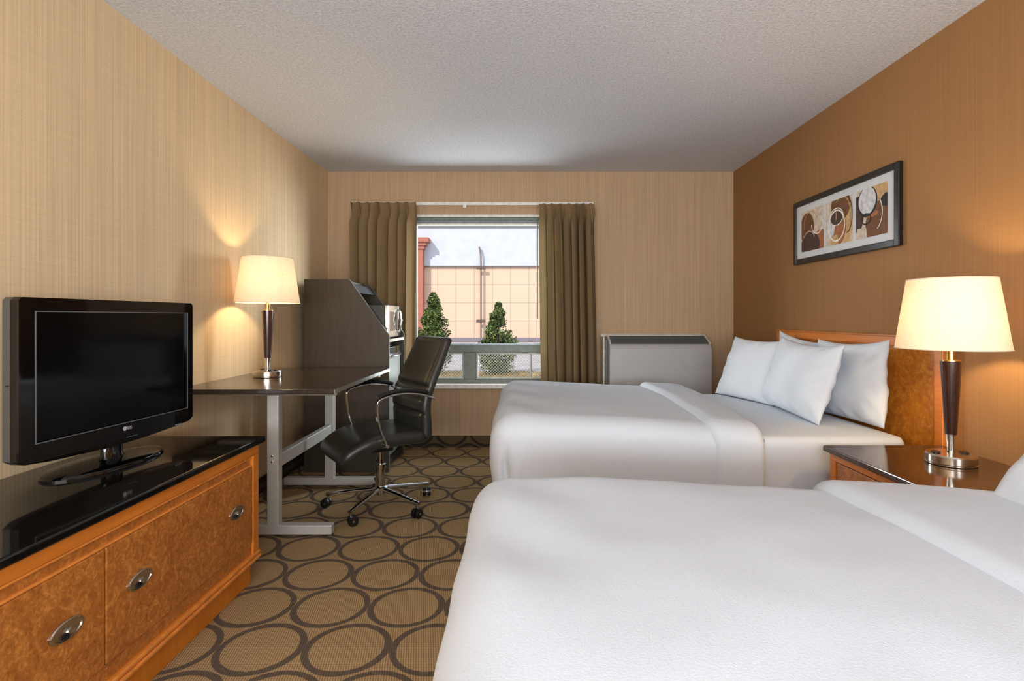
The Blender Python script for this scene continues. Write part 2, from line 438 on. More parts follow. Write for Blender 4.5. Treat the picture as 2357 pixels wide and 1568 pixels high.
# wall heater / air conditioner
w = thing('wall_heater', (1.17, 4.62, .25), 0, 'white wall heater unit with dark sloping top grille behind the far bed', 'heater')
b = MB(); b.box(.712, 1.592, 4.775, WB, .30, 1.008); b.box(.712, .724, 4.62, 4.775, .32, .985)
b.build('wall_sleeve', pmat('cream_sleeve', (214, 206, 188), .5), w, bevel=.004)
b = MB(); P = [(4.505, .32), (4.505, .905), (4.52, .925), (4.655, .985), (4.775, .985), (4.775, .32)]
b.prism([(.748, y, z) for y, z in P], (.843, 0, 0)); b.build('cabinet', M['unit'], w, bevel=.004)
MB().box(.745, 1.594, 4.492, 4.503, .30, .895).build('front_panel', M['unit'], w, bevel=.006)
b = MB(); d = Vector((0, .135, .06)).normalized(); n = Vector((0, -d.z, d.y))
T = Matrix(((1, 0, 0, 0), (0, d.y, n.y, 4.523), (0, d.z, n.z, .928), (0, 0, 0, 1)))
b.box(.765, 1.576, .004, .142, .001, .006, T)
b.build('top_grille', M['unit_dark'], w)
b = MB()
for i in range(14): b.box(.768, 1.572, .010 + i * .0095, .013 + i * .0095, .006, .011, T)
b.build('grille_slats', M['unit_dark'], w)
b = MB(); b.box(.748, .764, .0, .15, -.002, .014, T); b.box(1.577, 1.593, .0, .15, -.002, .014, T); b.box(.748, 1.593, .145, .156, -.002, .014, T)
b.build('grille_rim', pmat('rim_light', (206, 204, 198), .4), w, bevel=.002)
b = MB()
for i in range(5): b.box(.738, .742, 4.64 + i * .025, 4.648 + i * .025, .34, .96)
b.build('side_louvre', M['unit'], w)

# ------------------------------------------------------------------ dresser
TX, BX, DY0, DY1 = -1.13, -1.147, .70, 2.39
w = thing('dresser', (-1.42, 1.55, 0), 0, 'orange burl wood dresser with black glossy top under the television', 'dresser')
MB().box(WL + .004, TX, DY0 - .03, 2.42, .597, .623).build('top', M['granite'], w, bevel=.006, seg=3)
# carcass with face frame
b = MB(); b.box(WL + .004, BX - .025, DY0, DY1 - .004, .085, .597)
b.build('carcass', M['orange'], w)
b = MB(); X0, X1 = BX - .026, BX
b.box(X0, X1, DY0, DY1, .553, .597); b.box(X0, X1, DY1 - .05, DY1, .10, .553); b.box(X0, X1, DY0, DY0 + .05, .10, .553); b.box(X0, X1, DY0 + .05, DY1 - .05, .10, .132)
b.build('face_frame', M['orange'], w, bevel=.004)
b = MB(); b.box(BX - .03, BX - .014, DY0 + .05, DY1 - .05, .510, .553); b.box(BX - .03, BX - .010, DY0 + .05, DY1 - .05, .132, .180)
b.build('frieze', M['burl'], w)
b = MB()
for z in (.548, .513): b.box(BX - .016, BX - .004, DY0 + .05, DY1 - .05, z - .004, z + .004)
b.box(BX - .012, BX + .006, DY0, DY1 + .004, .118, .130); b.box(BX - .012, BX + .010, DY0, DY1 + .006, .100, .112)
b.build('moulding', pmat('moulding_orange', (226, 142, 62), .25, 0, .5, .3), w, bevel=.003)
b = MB(); b.box(WL + .004, -1.165, DY0 + .02, 2.352, 0, .098)
b.build('plinth', grain('plinth_orange', (196, 112, 22), (214, 128, 32), (1, 14, 1)), w, bevel=.003)
def drawer(y0, y1, hs):
    d = MB().box(BX - .024, BX - .003, y0, y1, .182, .508).build('drawer', M['burl'], w, bevel=.003)
    for hy in hs:
        h = MB(); T = Matrix.Translation((BX - .003, hy, .357)) @ Matrix.Rotation(PI / 2, 4, 'Y')
        # teardrop outline along y, lathe flattened; axis towards the room
        h.lathe([(1.0, 0), (1.0, .003), (.93, .006), (.84, .006), (.80, .003), (.5, .0015), (.01, .001)], 40, (0, 0, 0), .026, .053, T)
        h.mi = 1
        h.lathe([(1, .001), (.9, .0065), (.01, .0075)], 20, (.006, .012, 0), .008, .014, T)
        h.mi = 2
        h.lathe([(1, .001), (.9, .0045), (.01, .0045)], 20, (.012, -.004, 0), .007, .018, T)
        h.build('pull', [M['nickel'], M['chrome'], M['black_in']], d, smooth=True, angle=30)
drawer(1.512, 2.338, (1.643, 2.205)); drawer(.752, 1.506, (1.377, .882))

# ------------------------------------------------------------------ television
LT, RT = Vector((-1.483, 1.60, 0)), Vector((-1.419, 2.35, 0)); W = (RT - LT).length
ang = math.atan2(RT.y - LT.y, RT.x - LT.x)
mid = (LT + RT) / 2
tv = thing('television', (mid.x, mid.y, .623), ang, 'black flat television with glossy bezel standing on the dresser', 'television')
TT = ROOT[tv.name]
zb = lambda z: z - .623
def tv_outline(inset=0, zt=1.211):
    lo = [(0, .722), (.03, .708), (.13, .700), (.35, .692), (.5, .690), (.65, .692), (.87, .701), (.97, .709), (1, .724)]
    P = [((t - .5) * (W - 2 * inset), zb(z + inset)) for t, z in lo]
    P += [(W / 2 - inset, zb(zt - inset) - .01), (W / 2 - inset - .01, zb(zt - inset)), (-W / 2 + inset + .01, zb(zt - inset)), (-W / 2 + inset, zb(zt - inset) - .01)]
    return P
SX0, SX1, SZ0, SZ1 = (.072 - .5) * W, (.952 - .5) * W, zb(.766), zb(1.167)
b = MB(); out = tv_outline(); n = len(out)
# bezel: outer outline to screen rectangle, bridged through radial pairs
def rect_hit(px, pz):
    cx, cz = (SX0 + SX1) / 2, (SZ0 + SZ1) / 2
    return (min(max(px, SX0), SX1), min(max(pz, SZ0), SZ1))
dense = []
for i in range(n):
    a, c = out[i], out[(i + 1) % n]
    for k in range(12): dense.append((a[0] + (c[0] - a[0]) * k / 12, a[1] + (c[1] - a[1]) * k / 12))
ov = b.pts([(x, 0, z) for x, z in dense]); of = b.pts([(x * .995, -.006, z) for x, z in dense])
iv = b.pts([(*(lambda q: (q[0], -.006, q[1]))(rect_hit(x, z)),) for x, z in dense]); ib = b.pts([(v.co.x, .004, v.co.z) for v in iv])
bk = b.pts([(x, .02, z) for x, z in dense]); m = len(dense)
for i in range(m):
    j = (i + 1) % m
    b.face([ov[i], ov[j], of[j], of[i]]); b.face([of[i], of[j], iv[j], iv[i]]); b.face([iv[i], iv[j], ib[j], ib[i]]); b.face([ov[i], bk[i], bk[j], ov[j]])
bmesh.ops.remove_doubles(b.bm, verts=b.bm.verts, dist=.00005)
b.build('bezel', M['gloss'], tv, local=True)
b = MB(); b.poly([(SX0, .0015, SZ0), (SX1, .0015, SZ0), (SX1, .0015, SZ1), (SX0, .0015, SZ1)])
b.build('screen', M['screen'], tv, local=True)
b = MB()
for (x0, x1, z0, z1) in ((SX0 - .003, SX1 + .003, SZ1, SZ1 + .003), (SX0 - .003, SX1 + .003, SZ0 - .003, SZ0), (SX0 - .003, SX0, SZ0, SZ1), (SX1, SX1 + .003, SZ0, SZ1)): b.box(x0, x1, -.0075, 0, z0, z1)
b.build('screen_trim', pmat('trim_grey', (120, 124, 126), .25, .4), tv, local=True)
b = MB(); A = b.pts([(x, .018, z) for x, z in out]); B = b.pts([(x, .045, z) for x, z in out])
C = b.pts([(x * .93, .062, zb(.95) + (z - zb(.95)) * .93) for x, z in out]); D = b.pts([(x * .6, .085, zb(.95) + (z - zb(.95)) * .6) for x, z in out])
for a_, b_ in ((A, B), (B, C), (C, D)):
    for i in range(n): b.face([a_[i], a_[(i + 1) % n], b_[(i + 1) % n], b_[i]])
b.face(D); b.build('back_shell', M['grey_side'], tv, local=True)
b = MB(); b.lathe([(1, 0), (1, .006), (.97, .012), (.80, .016), (.2, .020), (.01, .020)], 64, (-.02, .035, 0), .235, .115)
b.build('stand_base', M['gloss'], tv, True, local=True)
b = MB(); b.lathe([(1, .014), (.8, .03), (.75, .075), (.8, .10)], 32, (0, .035, 0), .055, .03)
b.build('stand_neck', M['gloss'], tv, True, local=True)
b = MB(); lx, lz = (.532 - .5) * W, zb(.7435)
b.lathe([(.0078, -.0005), (.0078, .0006), (.001, .0006)], 28, (0, 0, 0), 1, 1, Matrix.Translation((lx - .012, -.0066, lz)) @ Matrix.Rotation(PI / 2, 4, 'X'))
b.mi = 1
b.box(lx - .0132, lx - .0124, -.0078, -.0070, lz - .003, lz + .004); b.box(lx - .0124, lx - .0095, -.0078, -.0070, lz - .003, lz - .0022)
b.box(lx - .0170, lx - .0158, -.0078, -.0070, lz + .001, lz + .0024)
b.build('emblem', [M['logo'], M['gloss']], tv, local=True)
cu = bpy.data.curves.new('txt', 'FONT'); cu.body = 'LG'; cu.size = .0165; cu.extrude = .0004
to = bpy.data.objects.new('txt', cu); COL.objects.link(to); bpy.context.view_layer.update()
me = bpy.data.meshes.new_from_object(to.evaluated_get(bpy.context.evaluated_depsgraph_get())); bpy.data.objects.remove(to)
me.name = 'brand_letters'
xs = [v.co.x for v in me.vertices]
for v in me.vertices: v.co = Vector((lx - .001 + v.co.x * 1.05, -.0070 - v.co.z, lz - .0058 + v.co.y))
me.materials.clear(); me.materials.append(M['logo'])
lo_ = bpy.data.objects.new('lettering', me); COL.objects.link(lo_); lo_.parent = tv
MB().box(lx - .005, lx + .045, -.0075, -.005, zb(.7085), zb(.7105)).build('indicator', pmat('indicator_dim', (110, 120, 128), .2, .5), tv, local=True)
MB().box((.86 - .5) * W, (.90 - .5) * W, -.010, -.004, zb(.7035), zb(.7085)).build('button', pmat('indicator_grey', (150, 160, 168), .2, .5), tv, local=True)
MB().box(-W / 2 - .0005, -W / 2 + .004, .022, .036, zb(.945), zb(.949)).build('side_latch', M['plastic'], tv, local=True)

# ------------------------------------------------------------------ desk
DZ = .800
w = thing('desk', (-1.30, 3.2, 0), 0, 'dark glossy desk on silver metal legs against the cream wall', 'desk')
MB().box(WL + .004, -.902, 2.645, 3.76, DZ - .022, DZ).build('desktop', M['desk'], w, bevel=.003)
MB().box(-.9022, -.8985, 2.645, 3.76, DZ - .021, DZ - .001).build('edge_strip', pmat('desk_edge', (150, 148, 142), .25, .3), w)
MB().box(-1.62, -.93, 2.70, 3.70, DZ - .034, DZ - .022).build('subframe', pmat('desk_underside', (74, 62, 50), .4), w)
for y in (2.84, 3.68):
    MB().box(-1.322, -1.262, y, y + .05, .055, DZ - .05).build('leg', M['silver'], w, bevel=.004)
    MB().box(-1.60, -.984, y, y + .05, .012, .062).build('foot', M['silver'], w, bevel=.005)
    MB().box(-1.58, -.955, y - .005, y + .05, DZ - .058, DZ - .034).build('support_arm', pmat('arm_silver', (150, 140, 124), .35, .4), w, bevel=.003)
    for x in (-1.57, -1.02): MB().lathe([(.018, 0), (.018, .008), (.008, .008), (.008, .013)], 16, (x, y + .025, 0)).build('glide', M['chrome'], w, True)
    if y < 3:
        for z in (.395, .425): MB().lathe([(.006, 0), (.006, .003), (.002, .005)], 12, (0, 0, 0), 1, 1, Matrix.Translation((-1.295, y, z)) @ Matrix.Rotation(PI / 2, 4, 'X')).build('bolt', M['chrome'], w, True)
MB().box(-1.31, -1.272, 2.89, 3.68, .355, .425).build('crossbar', M['silver'], w, bevel=.004)

# ------------------------------------------------------------------ cabinet
CY0, CY1, CX0, CX1 = 4.03, 4.565, -1.60, -.970
w = thing('storage_cabinet', (-1.28, 4.3, 0), 0, 'tall dark cabinet with slanted side panels between desk and curtain', 'cabinet')
prof = [(CX0, .0), (CX1, .0), (CX1, 1.018), (-1.267, 1.434), (CX0, 1.434)]
for y in (CY0, CY1 - .022):
    p = MB().prism([(x, y, z) for x, z in prof], (0, .022, 0)).build('side_panel', M['cab'], w)
    e = MB()
    for a, c in ((prof[1], prof[2]), (prof[2], prof[3])):
        dx, dz = c[0] - a[0], c[1] - a[1]; L = math.hypot(dx, dz); nx, nz = dz / L, -dx / L
        e.prism([(a[0], y + .001, a[1]), (c[0], y + .001, c[1]), (c[0] + nx * .002, y + .001, c[1] + nz * .002), (a[0] + nx * .002, y + .001, a[1] + nz * .002)], (0, .02, 0))
    e.build('edge_band', M['cab_edge'], p)
MB().box(CX0, CX0 + .016, CY0 + .022, CY1 - .022, .0, 1.43).build('back_panel', M['black_in'], w)
MB().box(CX0 + .016, -1.30, CY0 + .022, CY1 - .022, 1.405, 1.427).build('top_panel', M['cab'], w)
b = MB(); b.box(CX0 + .016, CX1 - .004, CY0 + .022, CY1 - .022, .965, .987)
b.build('shelf', pmat('shelf_dark', (60, 56, 50), .3), w)
MB().box(CX1 - .004, CX1 - .001, CY0 + .022, CY1 - .022, .965, .987).build('shelf_edge', pmat('shelf_edge_pale', (200, 196, 178), .35), w)
b = MB(); P = [(-1.27, 1.405), (-1.245, 1.398), (-1.20, 1.335), (-1.215, 1.33)]
b.prism([(x, CY0 + .022, z) for x, z in P], (0, CY1 - CY0 - .044, 0)); b.build('valance', M['black_in'], w)
MB().box(CX0 + .016, CX1 - .012, CY0 + .022, CY1 - .022, .03, .075).build('bottom_panel', M['black_in'], w)

# microwave
w = thing('microwave', (-1.2, 4.28, .987), 0, 'silver microwave with black case sitting in the dark cabinet', 'microwave')
MX = -.985; y0, y1, z0, z1 = 4.075, 4.515, .997, 1.245
MB().box(MX - .36, MX - .03, y0, y1, z0, z1).build('case', pmat('microwave_case', (46, 46, 44), .35), w, bevel=.006)
MB().box(MX - .03, MX, y0, y1 - .10, z0, z1).build('door', M['micro'], w, bevel=.008, seg=3)
MB().box(MX - .001, MX + .002, y0 + .05, y1 - .17, z0 + .05, z1 - .05).build('door_window', M['gloss'], w, bevel=.001)
MB().box(MX - .03, MX, y1 - .098, y1, z0, z1).build('control_panel', M['gloss'], w, bevel=.006)
hy = y1 - .13
MB().tube([(MX - .002, hy, z0 + .03), (MX + .022, hy, z0 + .05), (MX + .032, hy, (z0 + z1) / 2), (MX + .022, hy, z1 - .05), (MX - .002, hy, z1 - .03)], .007, 10).build('handle', M['chrome'], w, True)
for x in (MX - .33, MX - .06):
    for y in (y0 + .03, y1 - .03): MB().lathe([(.012, -.0105), (.012, 0.002)], 12, (x, y, z0)).build('foot', M['plastic'], w)

# fridge
w = thing('mini_fridge', (-1.2, 4.3, .075), 0, 'grey mini fridge under the microwave shelf of the dark cabinet', 'fridge')
FX = -.985; y0, y1 = 4.065, 4.50
MB().box(FX - .46, FX - .05, y0, y1, .080, .925).build('body', M['plastic'], w, bevel=.006)
b = MB(); P = [(FX - .048, y0), (FX - .006, y0), (FX, y0 + .1), (FX + .002, (y0 + y1) / 2), (FX, y1 - .1), (FX - .006, y1), (FX - .048, y1)]
b.prism([(x, y, .10) for x, y in P], (0, 0, .75)); b.build('door', M['fridge'], w, bevel=.004)
b = MB(); b.prism([(x + .002, y, .853) for x, y in P], (0, 0, .070)); b.build('control_strip', M['chrome'], w, bevel=.004)
b = MB(); b.tube([(FX + .0, y0 + .04, .87), (FX + .022, y0 + .12, .855), (FX + .024, y1 - .12, .855), (FX + .0, y1 - .04, .87)], .007, 10)
b.build('handle', M['chrome'], w, True)

# ------------------------------------------------------------------ lamps
def lamp(loc, rz, label):
    w = thing('table_lamp', loc, rz, label, 'lamp', 'matching bedside and desk table lamps')
    L = lambda b, nme, mat, par=w, **k: b.build(nme, mat, par, smooth=True, local=True, **k)
    L(MB().lathe([(.078, 0), (.081, .003), (.081, .006), (.078, .008), (.081, .010), (.081, .034), (.078, .039), (.02, .0405), (.002, .0405)], 56), 'base', M['nickel'], angle=25)
    L(MB().lathe([(.0135, .039), (.0125, .06), (.0165, .112)], 28), 'lower_stem', M['chrome'])
    L(MB().lathe([(.016, .112), (.019, .112), (.034, .385), (.034, .389), (.002, .390)], 36), 'tapered_body', M['walnut'], angle=25)
    L(MB().lathe([(.030, .389), (.030, .393), (.0145, .394), (.0145, .430), (.006, .431), (.006, .50)], 28), 'neck', M['brass'], angle=25)
    s = MB(); s.lathe([(.178, .437), (.140, .700)], 72, cap=False)
    so = L(s, 'lamp_shade', M['shade'])
    for rad, z in ((.178, .437), (.140, .700)): L(MB().tube([(rad * math.cos(a * PI / 36), rad * math.sin(a * PI / 36), z) for a in range(72)], .0022, 6, True), 'rim', M['shade'], so)
    sp = MB()
    for a in range(3):
        t = a * 2 * PI / 3 + .4; sp.rod((.005 * math.cos(t), .005 * math.sin(t), .66), (.146 * math.cos(t), .146 * math.sin(t), .66), .0015, None, 6)
    sp.rod((0, 0, .60), (0, 0, .665), .004, None, 8); L(sp, 'spider', M['brass'], so)
    L(MB().lathe([(.010, .50), (.014, .515), (.028, .55), (.030, .575), (.022, .60), (.006, .608)], 24), 'bulb', M['bulb'])
    for t in (2.0, -.9):
        o = MB(); o.lathe([(.020, .039), (.020, .0435), (.016, .044), (.002, .044)], 20, (.05 * math.cos(t), .05 * math.sin(t), 0), 1.25, .8)
        L(o, 'power_outlet', M['plastic'])
    return w
def lamp_light(x, y, z, e):
    d = bpy.data.lights.new('lamp_bulb_light', 'POINT'); d.energy = e; d.color = (1.0, .73, .39); d.shadow_soft_size = .032
    o = bpy.data.objects.new('lamp_bulb_light', d); COL.objects.link(o); o.location = (x, y, z)
lp = lamp((-1.485, 3.20, DZ), .3, 'lit table lamp with cream shade standing on the dark desk')
NZT = .595
dup(lp, (1.640, 2.065, NZT), .9, 'lit table lamp with cream shade standing on the nightstand beside the beds')

# ------------------------------------------------------------------ office chair
F = math.radians(215)
w = thing('office_chair', (-.87, 3.28, 0), F, 'black leather office chair on chrome five star base pulled up to the desk', 'chair')
def seat_fn(p):
    q = p.copy(); t = max(0, (p.x - .04) / .23); q.z -= .085 * t * t
    q.z -= .012 * math.exp(-((p.x + .06) ** 2 + p.y ** 2) / .02) if p.z > .44 else 0
    t2 = max(0, (p.x - .12) / .15); q.y *= 1 - .08 * t2
    return q
b = MB().rbox((-.235, -.25, .405), (.275, .25, .485), (.05, .05, .034), (36, 34, 8), seat_fn); b.build('seat', M['leather'], w, True, local=True, angle=60)
def cx_back(z):      # spine curve
    pts = [(.42, -.235), (.52, -.235), (.62, -.225), (.70, -.24), (.80, -.285), (.92, -.345), (1.03, -.392)]
    for (za, xa), (zb_, xb) in zip(pts, pts[1:]):
        if z <= zb_: t = (z - za) / (zb_ - za); return xa + (xb - xa) * t
    return pts[-1][1]
def back_fn(p):
    q = p.copy(); front = p.x > 0
    prof = sum(cx_back(p.z + d) for d in (-.04, -.02, 0, .02, .04)) / 5
    q.x = prof + p.x
    if front:
        for zc, dep, sg in ((.735, .028, .012), (.655, .010, .010), (.575, .020, .011)):
            zz = p.z + .10 * (p.y ** 2) - .006
            q.x -= dep * math.exp(-((zz - zc) / sg) ** 2) * (1 - (abs(p.y) / .245) ** 6)
        q.x += .012 * max(0, 1 - (p.y / .2) ** 2)
        q.x -= .008 * math.exp(-((abs(p.y) - .195) / .008) ** 2)
    w_ = 1 - .10 * max(0, (p.z - .75) / .28) + .0 * p.z
    q.y *= w_
    return q
b = MB().rbox((-.032, -.243, .425), (.032, .243, 1.028), (.03, .03, .03), (6, 44, 110), back_fn); b.build('backrest', M['leather'], w, True, local=True, angle=70)
for sy in (1, -1):
    y = .268 * sy
    path = [(.035, y, .425), (.045, y, .455), (.075, y, .53), (.088, y, .60), (.092, y, .655), (.085, y, .682), (.060, y, .698), (.0, y, .712), (-.07, y, .716), (-.15, y, .708), (-.21, y, .692), (-.262, y * .985, .668)]
    sm = []
    P = [Vector(p) for p in path]
    for i in range(len(P) - 1):
        p0, p1, p2, p3 = P[max(i - 1, 0)], P[i], P[i + 1], P[min(i + 2, len(P) - 1)]
        for k in range(5):
            t = k / 5; sm.append(.5 * ((2 * p1) + (p2 - p0) * t + (2 * p0 - 5 * p1 + 4 * p2 - p3) * t * t + (3 * p1 - p0 - 3 * p2 + p3) * t ** 3))
    sm.append(P[-1])
    a = MB().sweep(sm, [(-.015, -.005), (.015, -.005), (.015, .005), (-.015, .005)], None).build('armrest', M['chrome'], w, local=True, bevel=.002)
    pad = [p for p in sm if p.x < .075 and p.z > .69 and p.x > -.23]
    sec = [(.022 * math.cos(t), .009 + .013 * math.sin(t)) for t in [i * 2 * PI / 12 for i in range(12)]]
    MB().sweep([p + Vector((0, 0, .008)) for p in pad], sec if True else None, None).build('arm_pad', M['leather_dark'], a, True, local=True)
    MB().rod((.035, .235 * sy, .43), (.035, .285 * sy, .43), .010).build('arm_bolt', M['chrome'], a, True, local=True)
CXL = -.03
b = MB(); b.box(-.13, .09, -.10, .10, .375, .408); b.box(-.09, .04, -.06, .06, .345, .378); b.build('tilt_mechanism', M['plastic'], w, local=True, bevel=.006)
b = MB(); b.rod((-.02, -.08, .372), (-.03, -.20, .365), .006); b.rod((-.03, -.19, .365), (-.03, -.24, .362), .010); b.build('lever', M['plastic'], w, True, local=True)
b = MB(); b.lathe([(.017, .23), (.017, .372)], 28, (CXL, 0, 0)); b.build('gas_piston', M['chrome'], w, True, local=True)
b = MB(); b.lathe([(.026, .075), (.030, .10), (.026, .235), (.033, .237), (.033, .262), (.02, .264)], 28, (CXL, 0, 0)); b.build('column', M['chrome'], w, True, local=True)
b = MB(); b.lathe([(.030, .085), (.048, .09), (.048, .125), (.034, .132)], 28, (CXL, 0, 0)); b.build('hub', M['chrome'], w, True, local=True)
for k in range(5):
    a = math.radians(36 + 72 * k) - F + math.radians(2); d = Vector((math.cos(a), math.sin(a), 0)); c0 = Vector((CXL, 0, 0)); sd = Vector((-d.y, d.x, 0))
    leg = MB()
    pa, pb = c0 + d * .04 + Vector((0, 0, .112)), c0 + d * .325 + Vector((0, 0, .082)); N = 8; prev = None; rings = []
    for i in range(N + 1):
        p = pa.lerp(pb, i / N); ww = .021 - .009 * i / N; hh = .015 - .006 * i / N
        rings.append(leg.pts([p + sd * ww * math.cos(t) + Vector((0, 0, hh * math.sin(t))) for t in [j * 2 * PI / 12 for j in range(12)]]))
    for r0, r1 in zip(rings, rings[1:]):
        for j in range(12): leg.face([r0[j], r0[(j + 1) % 12], r1[(j + 1) % 12], r1[j]])
    leg.face(rings[-1]); leg.face(rings[0][::-1])
    lo = leg.build('base_leg', M['chrome'], w, True, local=True)
    e = c0 + d * .315
    cs = MB(); cs.rod(e + Vector((0, 0, .05)), e + Vector((0, 0, .09)), .007); cs.mi = 1
    off = Vector((math.cos(a * 3 + 1), math.sin(a * 3 + 1), 0)); ax = Vector((-off.y, off.x, 0)); cc = e + off * .012 + Vector((0, 0, .028))
    for s_ in (-1, 1):
        q = cc + ax * s_ * .014
        R = Matrix.Translation(q) @ ax.to_track_quat('Z', 'Y').to_matrix().to_4x4()
        cs.lathe([(.012, -.010 * 1), (.024, -.010), (.028, -.006), (.028, .006), (.024, .010), (.012, .010)], 22, (0, 0, 0), 1, 1, R)
    cs.mi = 0; cs.rod(cc - ax * .026, cc + ax * .026, .006)
    cs.build('caster', [M['chrome'], M['plastic']], lo, True, local=True, angle=30)

# ------------------------------------------------------------------ beds
def bed(y0, y1, xf, xh, label, ylab):
    root = thing('bed', ((xf + xh) / 2, (y0 + y1) / 2, 0), 0, label, 'bed')
    MB().rbox((xf + .03, y0 + .03, .30), (xh, y1 - .03, .612), (.05, .05, .022), (40, 30, 10)).build('mattress', M['sheet'], root, True, angle=60)
    MB().rbox((xf + .05, y0 + .05, .08), (xh - .02, y1 - .05, .298), (.03, .03, .02), (12, 12, 6)).build('box_spring', M['box'], root, True, angle=60)
    for x in (xf + .15, xh - .15):
        for y in (y0 + .13, y1 - .13): MB().lathe([(.022, 0), (.03, .082)], 16, (x, y, 0)).build('leg', M['plastic'], root, True)
    return root
def duvet(y0, y1, xf, x1, zf, zh, zb0, label, grp, seedv, crease_near=True, bx0=.83, bx1=1.10, ysk=0, rc=.12):
    yc = (y0 + y1) / 2
    root = thing('duvet', ((xf + x1) / 2, yc, zb0), 0, label, 'duvet', grp)
    def fold(p, band=False):
        q = p.copy(); u = (p.x - xf) / (x1 - xf)
        top = zf + (zh - zf) * min(1, max(0, u)) ** 1.2
        f = (p.z - zb0) / (zf - zb0)
        q.z = zb0 + f * (top - zb0)
        v = (p.y - y0) / (y1 - y0)
        if f > .8: q.z += .016 * math.sin(PI * min(1, max(0, v))) * min(1, max(0, u) * 4)
        n1 = noise.noise(Vector((p.x * 2.2 + seedv, p.y * 2.2, p.z * 2.2))); n2 = noise.noise(Vector((p.x * 6 + seedv, p.y * 6, p.z * 3 + 5)))
        amp = .010 * (1 if not band else .6)
        q.z += amp * n1 * (1 if f > .5 else .3) + .0035 * n2
        low = max(0, (.72 - f) / .72)
        # side faces: belly out then tuck in
        if p.y < y0 + .10: q.y += .030 * low ** 1.5 - .012 * math.sin(PI * min(1, max(0, f))) + .008 * n1
        if p.y > y1 - .10: q.y -= .030 * low ** 1.5 - .012 * math.sin(PI * min(1, max(0, f))) + .008 * n1
        if not band and p.x < xf + .10: q.x += .045 * low ** 1.5 - .012 * math.sin(PI * min(1, max(0, f))) + .008 * n2
        # draped corner folds at the foot
        if not band:
            for ye, s in ((y0, 1), (y1, -1)):
                if abs(p.y - ye) < .06 and f < .80:
                    g = math.exp(-((p.x - xf - .078 + .02 * (1 - f)) / .016) ** 2) * min(1, (.80 - f) / .25); q.y += s * .030 * g
                    g2 = math.exp(-((p.x - xf - .125) / .03) ** 2) * min(1, (.80 - f) / .2); q.y -= s * .012 * g2
            if f > .6:
                c = math.exp(-((p.x - xf) / .22) ** 2); q.z += .006 * math.sin((p.y * 14 + p.x * 16) + seedv) * c
        return q
    MB().rbox((xf, y0, zb0), (x1, y1, zf), (rc * .85, rc, rc * .8), (84, 84, 30), fold, True).build('cover', M['linen'], root, True, angle=80)
    # turned-down band
    dz = .030
    def bandfn(p):
        yv = (p.y - y0) / (y1 - y0)
        pp = p.copy(); lim = x1
        q = fold(Vector((p.x, p.y, p.z)), True)
        t = (p.x - bx0) / (bx1 - bx0)
        if p.z > zf - .05: q.z -= .030 * max(0, t - .25) ** 1.5
        q.x += (.085 * yv if t > .5 else .0) * ysk
        return q
    o = .014
    MB().rbox((bx0, y0 - o, zb0 - .015), (bx1, y1 + o, zf + dz), (.055, rc + .01, rc * .8), (28, 84, 30), bandfn, True).build('turned_down_edge', M['linen'], root, True, angle=80)
    hm = MB()
    return root
bed(2.40, 3.885, -.07, 1.745, 'far bed by the window with white sheets, headboard and pillows', 'far')
duvet(2.385, 3.905, -.125, 1.10, .715, .655, .22, 'white duvet with turned down edge on the far bed', 'white duvets on the beds', 3.1, ysk=1)
bed(.13, 1.585, -.05, 1.745, 'near bed in the foreground, cut off by the photo edge', 'near')
duvet(.115, 1.605, -.12, 1.52, .712, .635, .22, 'white duvet with turned down edge on the foreground bed', 'white duvets on the beds', 8.4, bx1=1.515)

def pillow(w_, h_, t_, seedv, bot, top_dx, yaw, label, roll=0.0, grp=None):
    """bot: world point under the middle of the lower seam"""
    b = MB(); N = 44; front = []; back = []
    def P(u, v, s):
        cu = 1 - .05 * (1 - v * v) * abs(u) ** 1.5; cv = 1 - (.13 if v > 0 else .02) * (1 - u * u) * abs(v) ** 1.5
        x = w_ / 2 * u * cu; y = h_ / 2 * v * cv
        th = ((1 - abs(u) ** 3.0) * (1 - abs(v) ** 3.0)); th = max(0, th) ** .62
        sagg = 1 + .25 * (-v) * (1 - abs(v))
        z = s * t_ / 2 * th * sagg
        e = 1 - max(abs(u), abs(v))
        z += .010 * noise.noise(Vector((u * 1.6 + seedv, v * 1.6, s))) * min(1, e * 4)
        z += .005 * math.sin(14 * math.atan2(v, u) + seedv) * math.exp(-((max(abs(u), abs(v)) - .86) / .1) ** 2)
        z += .012 * noise.noise(Vector((u * 1.5, v * 1.5, seedv * 2)))
        return Vector((x, y, z))
    c = lambda i: math.sin((i / N * 2 - 1) * PI / 2) * .35 + (i / N * 2 - 1) * .65
    F_ = [[b.bm.verts.new(P(c(i), c(j), 1)) for i in range(N + 1)] for j in range(N + 1)]
    B_ = [[b.bm.verts.new(P(c(i), c(j), -1)) if 0 < i < N and 0 < j < N else F_[j][i] for i in range(N + 1)] for j in range(N + 1)]
    for j in range(N):
        for i in range(N):
            b.face([F_[j][i], F_[j][i + 1], F_[j + 1][i + 1], F_[j + 1][i]])
            b.face([B_[j][i], B_[j + 1][i], B_[j + 1][i + 1], B_[j][i + 1]])
    lean = math.atan2(top_dx, math.sqrt(max(.01, h_ * h_ - top_dx * top_dx)))
    ex = Vector((math.sin(yaw), -math.cos(yaw), 0))          # width axis: towards the camera
    nrm0 = Vector((-math.cos(yaw), -math.sin(yaw), 0))       # faces the room
    ey = (Vector((0, 0, 1)) * math.cos(lean) - nrm0 * math.sin(lean)); nz = ex.cross(ey)
    R = Matrix((ex, ey, nz)).transposed().to_4x4() @ Matrix.Rotation(roll, 4, 'Z')
    o = b.build('pillow', M['pillow'], None, True, angle=100)
    o.matrix_world = Matrix.Translation(Vector(bot) + ey * h_ / 2) @ R
    return tag(o, label, 'pillow', grp)
G = 'white pillows on the far bed'
